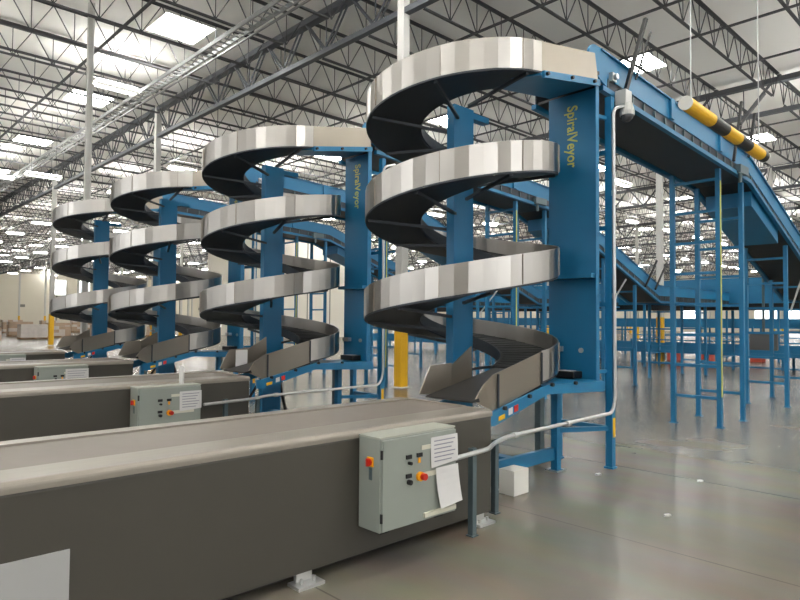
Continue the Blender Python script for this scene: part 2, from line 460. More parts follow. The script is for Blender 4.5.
g = MB(); helix_strip(g, RI, RI, 0, .125, 6); g.build('inner_guard', M['pan'], sp, smooth=True)
g = MB(); helix_strip(g, RI, R-.012, .12, .12, 6, th=.03); o = g.build('slat_belt', M['belt'], sp)
s = MB()
for t in range(-88, 990, 8):
    a = radians(t); z = zh(t)+.122
    s.bar(((RI+.02)*cos(a), (RI+.02)*sin(a), z), ((R-.03)*cos(a), (R-.03)*sin(a), z), .012, .006)
so = s.build('slat_ridge', M['black'], o)
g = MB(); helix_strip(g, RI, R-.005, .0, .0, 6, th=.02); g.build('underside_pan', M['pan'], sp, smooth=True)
for t in range(-80, 990, 53):
    a = radians(t); z = zh(t)
    d = Vector((cos(a), sin(a), 0))
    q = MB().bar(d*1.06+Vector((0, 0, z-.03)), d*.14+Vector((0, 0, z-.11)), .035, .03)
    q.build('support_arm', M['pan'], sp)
# centre post: an open blue channel
p = MB().box(-.17, .17, -.05, -.03, .02, 4.14).box(-.17, -.15, -.03, .06, .02, 4.14).box(.15, .17, -.03, .06, .02, 4.14).box(-.15, .15, .04, .06, .02, 4.14)
p.build('centre_post', M['blue'], sp)
p = MB().box(-.17, .17, -.05, .06, 4.14, 4.16); p.box(.17, .46, -.05, .05, 4.06, 4.13)
p.build('post_bracket', M['blue'], sp)
p = MB().box(-.26, .26, -.18, .18, 0, .02)
for x, y in ((-.21, -.13), (.21, -.13), (-.21, .13), (.21, .13)): p.cyl((x, y, .02), (x, y, .05), .018, 8)
p.build('base_plate', M['blue'], sp)
for sgn in (-1, 1):
    MB().bar((sgn*.16, .0, .75), (sgn*.5, .25, .05), .04).bar((sgn*.45, .21, .0), (sgn*.55, .29, .0), .1, .04).build('brace', M['black'], sp)
# base frame with levelling feet
bf = MB().box(-.5, .86, -.78, -.72, .13, .27).box(-.06, .06, -.72, -.05, .12, .26)
bo = bf.build('base_frame', M['blue'], sp, bevel=.006)
for x in (-.44, .8):
    MB().box(x-.09, x+.09, -.83, -.67, 0, .015).cyl((x, -.75, .01), (x, -.75, .14), .02, 10).build('levelling_foot', M['emt'], bo)
# platform under the coils and the chute
def beam(y):
    b = MB()
    prof = [(1.2, .9), (1.2, 1.02), (.05, 1.05), (-.85, .86), (-.92, .86), (-.92, .74), (-.83, .73), (.05, .955)]
    return b.prism(prof, 'y', y, y+.03)
bm_ = beam(-1.14); bm_.box(.1, 1.2, -1.11, -.44, 1.0, 1.03)
plat = bm_.build('platform', M['blue'], sp)
beam(-.42).build('inner_rail', M['blue'], plat)
MB().hexa([(-.77, -1.147, .772), (-.68, -1.147, .79), (-.68, -1.141, .79), (-.77, -1.141, .772)], [(-.77, -1.147, .812), (-.68, -1.147, .83), (-.68, -1.141, .83), (-.77, -1.141, .812)]).build('warning_sticker', M['yellow'], plat)
for k in (0, 1):
    x = -.62+k*.09
    MB().hexa([(x, -1.147, .81+k*.02), (x+.06, -1.147, .822+k*.02), (x+.06, -1.141, .822+k*.02), (x, -1.141, .81+k*.02)], [(x, -1.147, .87+k*.02), (x+.06, -1.147, .882+k*.02), (x+.06, -1.141, .882+k*.02), (x, -1.141, .87+k*.02)]).build('warning_sticker', [M['paper'], M['red']][k], plat)
for x, z in ((-.7, .885), (-.3, .965), (.1, 1.05), (.55, 1.04)):
    MB().cyl((x, -1.145, z), (x, -1.175, z), .02, 8).build('bolt', M['black'], plat)
# discharge chute running down onto the takeaway conveyor
def slab(mb, pts, nrm, th):
    n = Vector(nrm)*th; P = [Vector(q) for q in pts]
    k = len(P)
    mb.add(P+[q+n for q in P], [tuple(range(k)), tuple(range(2*k-1, k-1, -1))]+[(i, i+k, (i+1) % k+k, (i+1) % k) for i in range(k)])
    return mb
ch = MB(); slab(ch, [(0, -1.1, 1.06), (0, -1.1, 1.39), (-.8, -1.1, 1.195), (-.8, -1.1, .86)], (0, 1, 0), .012)
co_ = ch.build('discharge_chute', M['steel_dull'], sp)
slab(MB(), [(-.8, -1.1, .86), (-.8, -1.1, 1.195), (-.93, -1.09, 1.11), (-1.02, -1.06, .965)], (0, 1, 0), .012).build('outer_flare', M['steel_dull'], co_)
slab(MB(), [(-.37, -.49, 1.0), (-.38, -.49, 1.43), (-.7, -.5, 1.25), (-.72, -.5, .95)], (0, 1, 0), .012).build('inner_wall', M['steel_dull'], co_)
slab(MB(), [(-.7, -.5, 1.27), (-.98, -.47, 1.25), (-1.12, -.46, .985), (-.72, -.5, .97)], (0, 1, 0), .012).build('inner_flare', M['steel_dull'], co_)
MB().hexa([(-1.08, -1.07, .955), (0, -1.088, .96), (0, -.5, .96), (-1.08, -.5, .955)], [(-1.08, -1.07, .97), (0, -1.088, 1.19), (0, -.5, 1.19), (-1.08, -.5, .97)]).build('chute_bed', M['belt'], co_)
MB().box(-.74, -.725, -1.115, -1.1, .87, 1.2).box(-.02, -.005, -1.115, -1.1, 1.06, 1.38).build('corner_trim', M['pan'], co_)
# infeed: straight rising section joining the overhead conveyor
zi0, zi1 = zh(990), 4.5
def sl(x): return zi0+(zi1-zi0)*x/1.15
inf = MB(); slab(inf, [(0, -1.1, zi0), (1.15, -1.1, zi1), (1.08, -1.1, zi1+.3), (0, -1.1, zi0+GH)], (0, 1, 0), .012)
io = inf.build('infeed_guard', M['steel_dull'], sp)
slab(MB(), [(0, -.47, zi0), (1.15, -.47, zi1), (1.15, -.47, zi1+.2), (0, -.47, zi0+.2)], (0, 1, 0), .012).build('inner_wall', M['steel_dull'], io)
MB().hexa([(0, -1.09, zi0+.08), (1.2, -1.09, zi1+.08), (1.2, -.48, zi1+.08), (0, -.48, zi0+.08)], [(0, -1.09, zi0+.12), (1.2, -1.09, zi1+.12), (1.2, -.48, zi1+.12), (0, -.48, zi0+.12)]).build('slat_belt', M['belt'], io)
pl = MB().hexa([(-.02, -1.1, zi0-.05), (1.15, -1.1, zi1-.05), (1.15, -.44, zi1-.05), (-.4, -.44, zi0-.05)], [(-.02, -1.1, zi0-.02), (1.15, -1.1, zi1-.02), (1.15, -.44, zi1-.02), (-.4, -.44, zi0-.02)])
pl.hexa([(0, -1.13, zi0-.075), (1.15, -1.13, zi1-.075), (1.15, -1.1, zi1-.075), (0, -1.1, zi0-.075)], [(0, -1.13, zi0), (1.15, -1.13, zi1), (1.15, -1.1, zi1), (0, -1.1, zi0)])
po = pl.build('infeed_support', M['blue'], sp)
for x in (.04, .52, 1.0): MB().cyl((x, -1.13, sl(x)-.035), (x, -1.16, sl(x)-.035), .02, 8).build('bolt', M['black'], po)
# tower: tall panel channel, legs
tp = MB().box(1.15, 1.165, -1.1, -.44, 1.02, 4.42).box(1.08, 1.15, -1.11, -1.095, 1.02, 4.42).box(1.165, 1.24, -.455, -.44, 1.02, 4.42)
to = tp.build('tower_panel', M['blue'], sp)
cu = bpy.data.curves.new('lettering', 'FONT'); cu.body = 'SpiralVeyor'; cu.size = .19; cu.offset = .003; cu.extrude = .001; cu.space_character = 1.02
tmp = bpy.data.objects.new('lettering', cu); COL.objects.link(tmp)
bpy.context.view_layer.update()
me = bpy.data.meshes.new_from_object(tmp.evaluated_get(bpy.context.evaluated_depsgraph_get()))
bpy.data.objects.remove(tmp)
xs = [v.co.x for v in me.vertices]; kx = .74/(max(xs)-min(xs))
me.materials.clear(); me.materials.append(M['letter'])
lo = bpy.data.objects.new('lettering', me); COL.objects.link(lo); lo.parent = to
# text x runs down the panel, text up points towards the panel's right edge
lo.matrix_local = Matrix(((0, 0, -1, 1.148), (0, -1, 0, -.70), (-1, 0, 0, 4.28), (0, 0, 0, 1))) @ Matrix.Diagonal((kx, 1.0, 1, 1))
MB().box(1.0, 1.15, -1.09, -.46, 2.2, 2.25).build('coil_bracket', M['blue'], to)
MB().box(1.07, 1.15, -.64, -.5, 1.34, 1.4).cyl((1.13, -.88, 1.36), (1.15, -.88, 1.36), .03, 10).build('cable_clip', M['emt'], to)
tm = MB().box(.95, 1.14, -.9, -.6, 1.04, 1.12).build('drive_box', M['black'], sp, bevel=.01)
MB().box(.97, 1.1, -.84, -.68, 1.121, 1.125).build('rating_label', M['paper'], tm)
for nm, x, y, z1, m in (('leg', 1.38, -1.12, 4.35, 'blue'), ('leg', 1.38, -.42, 4.35, 'blue'), ('leg', .78, -.77, 1.0, 'blue'), ('leg', 1.02, -.39, 1.0, 'strut')):
    lg = MB().box(x-.04, x+.04, y-.04, y+.04, .02, z1).build(nm, M[m], sp)
    MB().box(x-.055, x+.055, y-.055, y+.055, 0, .02).build('foot_plate', M[m], lg)
    if z1 > 3 and y < -1: MB().box(x-.02, x+.03, y-.046, y-.04, .36, .58).build('warning_strip', M['yellow'], lg)
MB().bar((.78, -.77, .46), (1.36, -1.1, .46), .05).bar((1.38, -1.08, .46), (1.38, -.46, .46), .05).build('crossbar', M['blue'], sp)
for z in (1.9, 2.8, 3.7): MB().bar((1.38, -1.08, z), (1.38, -.46, z), .05).build('crossbar', M['blue'], sp)
for z in (1.12, 4.1):
    MB().bar((1.2, -1.06, z), (1.38, -1.09, z), .04).build('panel_bracket', M['blue'], sp)
    MB().bar((1.2, -.5, z), (1.36, -.45, z), .04).build('panel_bracket', M['blue'], sp)
spirals = [sp]
for n in range(1, 4):
    c = copy_tree(sp); c.location = (CX, CYS+SP*n, 0); c['label'] = SLAB[n]; spirals.append(c)

# ------------------------------------------------------------------ takeaway belt conveyors
XE, XB = 4.28, -5.0
CLB = ['nearest grey-brown belt conveyor, its long dark side filling the lower left', 'second belt conveyor from the front, under the second spiral',
       'third belt conveyor from the front, its side mostly hidden by the second', 'farthest belt conveyor, a thin dark strip at the left edge']
cv = empty('belt_conveyor', (0, 3.33, 0), CLB[0], 'conveyor', 'belt conveyors under the spirals')
b = MB().box(XB, XE, 0, 1.13, .08, .885)
b.build('body', M['convey'], cv, bevel=.012)
def railp(y0, y1, z0, z1, r):
    return [(y0, z0), (y1, z0), (y1, z1-.005), (y1-.005, z1)]+[(y0+r-r*sin(radians(a)), z1-r+r*cos(radians(a))) for a in (0, 22, 45, 68, 90)]
MB().prism(railp(-.006, .29, .885, .94, .03), 'x', XB, XE+.004).build('front_rail', M['convtop'], cv)
MB().prism([(.99, .885), (1.136, .885), (1.136, .93), (1.125, .94), (.99, .94)], 'x', XB, XE+.004).build('back_rail', M['convtop'], cv)
MB().box(XB, XE-.02, .3, .98, .885, .928).build('belt', M['convbelt'], cv)
MB().box(XE-.02, XE+.006, .29, .99, .885, .945).build('end_strip', M['convtop'], cv)
MB().box(XB, XE-.06, .1, 1.03, .03, .08).build('kick_gap_shade', M['black'], cv)  # black strip stands in for the shadow in the kick gap
for x in (XE-.12, XE-1.9, XE-3.8, XE-5.7):
    for y in (-.03, 1.1):
        f = MB().box(x-.1, x+.1, y-.03 if y < 0 else y-.08, y+.1 if y < 0 else y+.06, 0, .02)
        f.box(x-.06, x+.06, .03 if y < 0 else .98, .06 if y < 0 else 1.04, .02, .1).cyl((x+.05, y+.02, .02), (x+.05, y+.02, .05), .012, 8).cyl((x-.05, y+.02, .02), (x-.05, y+.02, .05), .012, 8)
        f.build('foot', M['emt'], cv)
convs = [cv]
for n in range(1, 4):
    c = copy_tree(cv); c.location = (0, 3.33+SP*n, 0); c['label'] = CLB[n]; convs.append(c)
o = MB().box(.67, .97, -.002, -.012, .27, .575).build('label_sheet', M['sheet'], None, (0, 3.33, 0))
tag(o, 'pale blank sheet stuck low on the side of the nearest belt conveyor', 'sheet')

# ------------------------------------------------------------------ control cabinets hung on the conveyors' sides
BLB = ['largest grey control cabinet, on the nearest belt conveyor', 'grey control cabinet with a white sheet on the second belt conveyor',
       'grey control cabinet half hidden on the third belt conveyor', 'grey control cabinet at the left edge on the farthest belt conveyor']
cb = empty('control_cabinet', (2.8, 3.33, .28), BLB[0], 'control cabinet', 'control cabinets on the conveyors')
W, D, Hh = .75, .22, .62
bo = MB().box(0, W, -D, -.005, 0, Hh).build('cabinet_body', M['box'], cb, bevel=.006)
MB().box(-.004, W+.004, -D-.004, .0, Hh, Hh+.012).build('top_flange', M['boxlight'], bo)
for x in (.1, .64): MB().box(x-.04, x+.04, -.17, -.02, -.03, 0).build('cable_gland', M['black'], bo)
do = MB().box(.012, W-.004, -D-.018, -D-.001, .008, Hh-.008).build('door', M['box'], cb, bevel=.004)
for z in (.1, .52): MB().cyl((.008, -D-.012, z-.03), (.008, -D-.012, z+.03), .01, 8).build('hinge', M['black'], do)
fy = -D-.018
sw = MB().box(-.014, -.001, -.165, -.1, .43, .495).build('isolator_switch', M['orange'], cb, bevel=.006)
MB().cyl((-.014, -.132, .462), (-.024, -.132, .462), .026, 16).box(-.04, -.024, -.141, -.123, .436, .488).build('switch_knob', M['red'], sw)
MB().box(-.004, 0, -.145, -.115, .34, .42).build('switch_tag', M['strut'], sw)
def dev(name, x, z, kind):
    if kind == 'plate':
        return MB().box(x-.025, x+.025, fy-.012, fy, z-.014, z+.014).build(name, M['black'], cb)
    r = {'knob': .018, 'small': .012}[kind]
    return MB().cyl((x, fy, z), (x, fy-.028, z), r, 14).build(name, M['black'], cb)
dev('switch_plate', .25, .475, 'plate'); dev('selector_knob', .255, .432, 'small')
dev('switch_plate', .355, .475, 'plate')
MB().box(.345, .365, fy-.006, fy, .42, .455).build('yellow_tag', M['orange'], cb)
dev('switch_plate', .25, .345, 'plate'); dev('selector_knob', .252, .302, 'knob')
e = MB().cyl((.36, fy, .325), (.36, fy-.02, .325), .033, 18).build('emergency_stop', M['orange'], cb)
MB().cyl((.372, fy-.02, .325), (.372, fy-.05, .325), .024, 18).build('stop_button', M['red'], e)
MB().box(.38, W-.02, fy-.004, fy, .505, .535).build('tape_strip', M['tape'], cb)
MB().box(.39, W-.09, fy-.004, fy, .31, .345).build('tape_strip', M['tape'], cb)
MB().box(.4, W-.02, fy-.02, fy-.002, .03, .062).build('document_rail', M['tape'], cb)
cabs = [cb]
for n in range(1, 4):
    c = copy_tree(cb); c.location = (2.8-.06*(n > 0)-.03*(n > 1), 3.33+SP*n, .28); c['label'] = BLB[n]; cabs.append(c)
# papers taped to the cabinets
def paper(x0, x1, z0, z1, Y, label, curl=0.02, lines=6, skew=0.):
    mb = MB(); n = 6; vs = []; fs = []
    for i in range(n+1):
        t = i/n; z = z1+(z0-z1)*t; y = -.006-curl*t*t
        vs += [(x0+skew*t, y, z), (x1+skew*t*.6, y-.004*sin(3*t), z+.02*t)]
    for i in range(n): fs.append((i*2, i*2+2, i*2+3, i*2+1))
    mb.add(vs, fs)
    o = mb.build('paper_sheet', M['paper'], None, (0, Y, 0)); tag(o, label, 'paper', 'papers taped to the cabinets')
    md = o.modifiers.new('solid', 'SOLIDIFY'); md.thickness = .0015
    pr = MB()
    for k in range(lines):
        t = (k+1)/(lines+1.5); z = z1+(z0-z1)*t
        pr.box(x0+.03, x1-.03-(k % 3)*.02, -.0105-curl*t*t, -.0095-curl*t*t, z-.004, z+.004)
    pr.build('printed_line', M['print'], o)
    return o
Y1 = 3.33+fy
paper(2.8+.47, 2.8+.755, .28+.365, .28+.58, Y1, 'upper white printed sheet taped to the largest control cabinet', .006)
paper(2.8+.51, 2.8+.75, .28+.075, .28+.36, Y1-.012, 'lower white sheet hanging below the printed one on the largest control cabinet', .035, 0, .02)
paper(2.74+.48, 2.74+.75, .28+.33, .28+.56, Y1+SP, 'white printed sheet on the second belt conveyor\'s control cabinet', .004)
paper(2.71+.4, 2.71+.75, .28+.3, .28+.58, Y1+2*SP, 'white sheet on the third belt conveyor\'s control cabinet', .004)
paper(2.71+.45, 2.71+.74, .28+.3, .28+.56, Y1+3*SP, 'white sheet on the farthest belt conveyor\'s control cabinet', .004)
o = MB().cyl((0, 0, 0), (0, 0, .2), .028, 14).cyl((0, 0, .2), (0, 0, .215), .02, 14).build('paper_roll', M['paper'], None, (3.3, 7.22, .912), smooth=False)
tag(o, 'white upright tube standing on the second belt conveyor\'s control cabinet', 'tube')

o = MB().box(0, .19, -.004, 0, 0, .26).build('paper_sheet', M['paper'], None, (4.545, 8.183, .985))
tag(o, 'white sheet stuck on the second spiral\'s discharge chute', 'paper')
# posts and conduits from each cabinet to its spiral's tower
def arc_path(pts, r=.08):
    P = [Vector(p) for p in pts]; out = [P[0]]
    for i in range(1, len(P)-1):
        a = (P[i-1]-P[i]).normalized(); b = (P[i+1]-P[i]).normalized()
        rr = min(r, (P[i-1]-P[i]).length*.45, (P[i+1]-P[i]).length*.45)
        p0 = P[i]+a*rr; p1 = P[i]+b*rr
        for k in range(5):
            t = k/4; out.append((1-t)**2*p0+2*t*(1-t)*P[i]+t*t*p1)
    out.append(P[-1]); return out
for n in range(4):
    dy = SP*n
    pts = arc_path([(3.55, 3.14, .655), (4.05, 3.18, .66), (4.36, 3.36, .64), (4.62, 3.42, .655), (6.72, 3.5, .655), (6.82, 3.515, .8), (6.8, 3.515, 4.2), (7.0, 3.46, 4.26)])
    o = empty('conduit', (0, dy, 0), 'galvanised conduit from the %s cabinet along and up the %s spiral\'s tower leg' % (['largest', 'second', 'third', 'farthest'][n], ORD[n]), 'conduit', 'conduits between cabinets and towers')
    MB().tube(pts, .019, 10).build('pipe', M['emt'], o, smooth=True)
    for q in ((4.75, 3.424, .655), (5.7, 3.45, .655), (6.81, 3.515, 2.0), (6.805, 3.515, 3.2)):
        d = (0, 0, .03) if q[2] > 1 else (.03, 0, 0)
        MB().cyl([a-b for a, b in zip(q, d)], [a+b for a, b in zip(q, d)], .027, 10).build('coupling', M['emt'], o)
    for k, (x, y, h) in enumerate(((3.87, 3.2, .69), (4.47, 3.44, .645))):
        o = empty('conduit_post', (x, y+dy, 0), ('%s grey strut post carrying the conduit beside the %s belt conveyor' % (['left', 'right'][k], ORD[n])), 'post', 'strut posts under the conduits')
        MB().box(-.024, .024, -.024, -.018, .01, h).box(-.024, -.018, -.018, .024, .01, h).box(.018, .024, -.018, .024, .01, h).build('channel', M['strut'], o)
        MB().box(-.035, .035, -.035, .035, 0, .01).build('base_plate', M['strut'], o)
# carton on the floor between conveyor and spiral base
o = MB().box(-.12, .12, -.09, .09, 0, .24).build('carton', M['white'], None, (5.14, 3.72, 0))
tag(o, 'small white carton on the floor behind the conduit posts at the nearest conveyor\'s end', 'carton')
for x, y, z in ((6.95, 2.62, 0), (5.5, 2.35, 0), (6.4, 3.5, 0)):
    o = MB().prism([(.0, .0), (.05, -.01), (.07, .02), (.03, .045), (-.01, .03)], 'z', 0, .012).build('paper_scrap', M['paper'], None, (x, y, z))
    tag(o, {6.95: 'tiny white scrap lying on the open floor right of the tower leg', 5.5: 'tiny white scrap lying on the floor nearest the camera', 6.4: 'tiny white scrap on the floor beside the nearest spiral\'s tower'}[x], 'scrap')

# ------------------------------------------------------------------ overhead conveyors feeding the spirals
OLB = ['nearest blue overhead conveyor running right from the top of the nearest spiral', 'second blue overhead conveyor, leading to the second spiral',
       'third blue overhead conveyor, leading to the third spiral', 'farthest blue overhead conveyor, leading to the smallest spiral']
def zt(x):
    if x < 11.9: return 4.92-(x-6.7)*.054
    if x < 17.4: return 4.64-(x-11.9)*.347
    return 2.73
XS = [6.72, 11.9, 17.4, 22.9]
oc = empty('overhead_conveyor', (0, 3.7, 0), OLB[0], 'overhead conveyor', 'overhead conveyors to the spirals')
def strip_prism(mb, xs, zfun0, zfun1, y0, y1):
    prof = [(x, zfun0(x)) for x in xs]+[(x, zfun1(x)) for x in reversed(xs)]
    # build convex pieces
    for i in range(len(xs)-1):
        a, b = xs[i], xs[i+1]
        mb.hexa([(a, y0, zfun0(a)), (b, y0, zfun0(b)), (b, y1, zfun0(b)), (a, y1, zfun0(a))], [(a, y0, zfun1(a)), (b, y0, zfun1(b)), (b, y1, zfun1(b)), (a, y1, zfun1(a))])
    return mb
for nm, y0, y1 in (('near_rail', -.06, -.03), ('far_rail', .81, .84)):
    mb = strip_prism(MB(), XS, lambda x: zt(x)-.29, lambda x: zt(x), y0, y1)
    yo = -.09 if nm == 'near_rail' else .84
    strip_prism(mb, XS, lambda x: zt(x)-.02, lambda x: zt(x)+.0, yo, yo+.03)
    strip_prism(mb, XS, lambda x: zt(x)-.50, lambda x: zt(x)-.44, yo-.01, yo+.06)
    r_ = mb.build(nm, M['blue'], oc)
    k = strip_prism(MB(), XS, lambda x: zt(x)-.44, lambda x: zt(x)-.29, y0+.015, y0+.03).mat(1); x = 6.9
    while x < 22.6:
        z = zt(x)-.365; yy = y0-.0 if nm == 'near_rail' else y1
        k.box(x-.012, x+.012, yy-.012, yy+.012, z-.05, z+.05); x += .32
    k.build('roller_band', [M['pan'], M['strut']], r_)
strip_prism(MB(), XS, lambda x: zt(x)-.2, lambda x: zt(x)-.12, -.03, .81).build('belt', M['belt'], oc)
strip_prism(MB(), [6.72, 11.9, 12.25], lambda x: zt(x)-.46, lambda x: zt(x)-.43, -.02, .8).build('return_pan', M['black'], oc)
strip_prism(MB(), [12.25, 13.8], lambda x: zt(x)-.72, lambda x: zt(x)-.42, -.0, .78).build('transition_pan', M['blue'], oc)
strip_prism(MB(), [13.8, 17.4, 22.9], lambda x: zt(x)-.46, lambda x: zt(x)-.43, -.02, .8).build('return_pan', M['black'], oc)
# rounded end plate at the spiral and drive roller
pr = [(6.6+.16*cos(radians(a)), 4.76+.17*sin(radians(a))) for a in range(90, 271, 20)]+[(6.86, 4.5), (6.9, 4.92)]
MB().prism(pr, 'y', -.07, -.04).build('end_plate', M['blue'], oc)
MB().cyl((6.8, -.02, 4.72), (6.8, .8, 4.72), .07, 16).build('drive_roller', M['emt'], oc)
mo = MB().cyl((6.98, -.1, 4.64), (6.98, -.15, 4.64), .035, 14).box(6.93, 7.03, -.11, -.06, 4.59, 4.69).build('drive_motor', M['emt'], oc)
MB().box(11.2, 11.6, -.16, -.06, 4.2, 4.34).cyl((11.3, -.12, 4.2), (11.3, -.12, 4.05), .03, 10).build('sensor_bracket', M['strut'], oc)
for x in (8.7, 10.55):
    MB().hexa([(x-.06, -.095, zt(x)-.28), (x+.06, -.095, zt(x)-.28), (x+.06, -.06, zt(x)-.28), (x-.06, -.06, zt(x)-.28)], [(x-.06, -.095, zt(x)), (x+.06, -.095, zt(x)), (x+.06, -.06, zt(x)), (x-.06, -.06, zt(x))]).build('splice_plate', M['blue'], oc)
ocs = [oc]
for n in range(1, 4):
    c = copy_tree(oc); c.location = (0, 3.7+SP*n, 0); c['label'] = OLB[n]; ocs.append(c)

# ladder-like stands under them
def stand(h, y0=0, y1=.74):
    L = []
    for y in (y0, y1): L.append(MB().box(-.036, .036, y-.036, y+.036, .012, h).box(-.06, .06, y-.06, y+.06, 0, .012))
    C_ = []; z = .47
    while z < h-.15:
        C_.append(MB().box(-.025, .025, y0+.036, y1-.036, z-.022, z+.022)); z += .51
    return L, C_
SX = [10.72, 11.8, 14.4, 16.1, 18.6, 21.0]
POS = ['first from its spiral', 'second from its spiral', 'third from its spiral, under the slope', 'fourth from its spiral, at the slope foot', 'fifth from its spiral', 'last from its spiral']
for k, x in enumerate(SX):
    proto = None
    for n in range(4):
        xx = 11.42 if (k, n) == (1, 2) else x
        lab = 'blue ladder stand under the %s overhead conveyor, %s' % (ORD[n], POS[k])
        if proto is None:
            proto = r = empty('support_stand', (x, 3.73, 0), lab, 'stand', 'blue stands under the overhead conveyors')
            L, C_ = stand(zt(x)-.5)
            for q in L: lo = q.build('leg', M['blue'], r)
            for q in C_: q.build('rung', M['blue'], r)
            if k == 0:   # yellow cable strip up the near leg
                MB().box(-.036, -.012, -.05, -.036, .5, 4.0).build('yellow_strip', M['letter'], r)
        else:
            r = copy_tree(proto); r.location = (xx, 3.73+SP*n, 0); r['label'] = lab
# light struts tying the third stand to the slope
for n in range(4):
    o = MB().bar((0, 0, 0), (1.0, 0, .85), .03).build('diagonal_brace', M['emt'], None, (14.46, 3.66+SP*n, 1.95)); 
    tag(o, 'thin pale diagonal brace on the %s overhead conveyor\'s slope' % ORD[n], 'brace', 'diagonal braces under the slopes')

# dome camera
r = empty('dome_camera', (7.03, 3.46, 4.2), 'grey dome security camera under the nearest overhead conveyor\'s side', 'camera')
MB().box(-.07, .09, -.02, .12, .08, .26).build('mounting_box', M['camgrey'], r, bevel=.01)
MB().cyl((0, 0, .1), (0, 0, .0), .06, 18, .085).cyl((0, 0, 0), (0, 0, -.05), .085, 20).build('housing', M['camgrey'], r)
d = MB()
for i in range(6):
    a0, a1 = radians(90*i/6), radians(90*(i+1)/6)
    d.cyl((0, 0, -.05-.075*sin(a0)), (0, 0, -.05-.075*sin(a1)), .075*cos(a0), 18, max(.003, .075*cos(a1)))
d.build('dome', M['camdome'], r, smooth=True)
# black hanger struts from the roof
def hanger(a, b, label, th=.045, cat='strut'):
    a = Vector(a); b = Vector(b)
    o = MB().bar((0, 0, 0), b-a, th).build('hanger_strut', M['black'], None, a); tag(o, label, cat, 'black hanger struts')
hanger((7.11, 3.575, 4.3), (7.62, 3.5, 5.54), 'long black strut rising above the dome camera')
hanger((7.5, 3.575, 4.75), (7.76, 3.5, 5.42), 'thin black strut right of the long one above the dome camera', .02)
hanger((10.97, 3.57, 4.35), (11.37, 3.57, 5.43), 'black strut rising behind the black and yellow bar, left one', .04)
hanger((11.7, 3.57, 4.55), (12.05, 3.57, 5.39), 'black strut rising behind the black and yellow bar, right one', .04)
hanger((11.2, 3.535, 5.0), (12.5, 3.535, 5.85), 'black strut slanting up to the right behind the black and yellow bar', .03)
hanger((16.4, 7.57, 2.65), (17.11, 7.57, 3.4), 'black strut leaning on the second overhead conveyor\'s slope, left one', .04)
hanger((17.0, 7.57, 2.6), (17.76, 7.57, 3.4), 'black strut leaning on the second overhead conveyor\'s slope, right one', .04)
# black and yellow hanging bar
r = empty('warning_bar', (7.6, 3.0, 4.33), 'black and yellow striped round bar hanging beside the nearest overhead conveyor', 'warning bar')
seg = [(0, .78, 'yellow'), (.78, 1.28, 'black'), (1.28, 1.78, 'yellow'), (1.78, 2.2, 'black'), (2.2, 2.75, 'yellow'), (2.75, 2.92, 'black')]
for a, b, m in seg:
    MB().cyl((a, 0, -.035*a), (b, 0, -.035*b), .085, 20).build('%s_band' % m, M[m], r, smooth=False)
MB().cyl((-.02, 0, 0), (0, 0, 0), .086, 20).build('end_cap', M['white'], r)
MB().cyl((2.92, 0, -.1), (2.95, 0, -.1), .086, 20).build('end_cap', M['white'], r)
for x in (.15, 2.7): MB().cyl((x, 0, .08-.035*x), (x, 0, ZD-4.34), .008, 6).build('hanging_cable', M['emt'], r)

# ------------------------------------------------------------------ cross conveyors and equipment beyond
def cross(name, x, y0, y1, z0, z1, w_, label, m='blue', legs=True, grp=None):
    r = empty(name, (x, y0, 0), label, 'conveyor', grp)
    L = y1-y0
    for s in (-1, 1):
        MB().box(s*w_/2-.03, s*w_/2+.03, 0, L, z0, z1).build('side_rail', M[m], r)
    MB().box(-w_/2+.03, w_/2-.03, 0, L, z1-.12, z1-.06).build('belt', M['belt'], r)
    MB().box(-w_/2+.03, w_/2-.03, 0, L, z0+.0, z0+.05).build('return_pan', M['black'], r)
    if z0 > 2: MB().box(-w_/2+.1, w_/2-.1, .2, L-.2, z0-.22, z0).build('black_pan', M['black'], r)  # black box fills the dark band under the high rails
    if legs:
        n = max(2, round(L/2.6))
        for i in range(n+1):
            y = .1+(L-.2)*i/n
            for s in (-1, 1):
                MB().box(s*(w_/2+.07)-.04, s*(w_/2+.07)+.04, y-.04, y+.04, 0, z0+.1).build('leg', M[m], r)
            if z0 > .6:
                q = MB()
                for z in (.5, 1.1): 
                    if z < z0-.2: q.box(-w_/2-.04, w_/2+.04, y-.02, y+.02, z-.02, z+.02)
                q.build('rung', M[m], r)
    return r
G2 = 'cross conveyors behind the overhead lines'
cross('cross_conveyor', 23.7, 2.5, 27, 2.35, 2.95, 1.1, 'high blue cross conveyor beyond the stands, taking the overhead lines', grp=G2)
cross('cross_conveyor', 26.0, 4.0, 30, .45, .85, 1.2, 'low dark blue cross conveyor at waist height behind the ladder stands', grp=G2)
cross('cross_conveyor', 31.0, 3.0, 31, 3.0, 3.7, 1.2, 'higher blue cross conveyor beyond the first one, far right', grp=G2)
cross('cross_conveyor', 36.0, 8.0, 34, 1.4, 1.9, 1.2, 'blue cross conveyor farthest back near the lit openings', grp=G2)
# guard rails at the sorting area
for k, (x, y0, y1) in enumerate(((21.6, 4.5, 10.5), (21.9, 12.5, 19.3), (29.0, 5.0, 14.0))):
    r = empty('guard_rail', (x, y0, 0), ['blue guard rail in front of the low cross conveyor at right', 'blue guard rail behind the second and third lines', 'blue guard rail farthest back between the cross conveyors'][k], 'guard rail', 'blue guard rails')
    L = y1-y0; n = round(L/1.5)
    for i in range(n+1): MB().box(-.03, .03, L*i/n-.03, L*i/n+.03, 0, 1.1).build('post', M['blue'], r)
    for z in (.3, .7, 1.08): MB().box(-.02, .02, 0, L, z-.02, z+.02).build('rail', M['blue'], r)
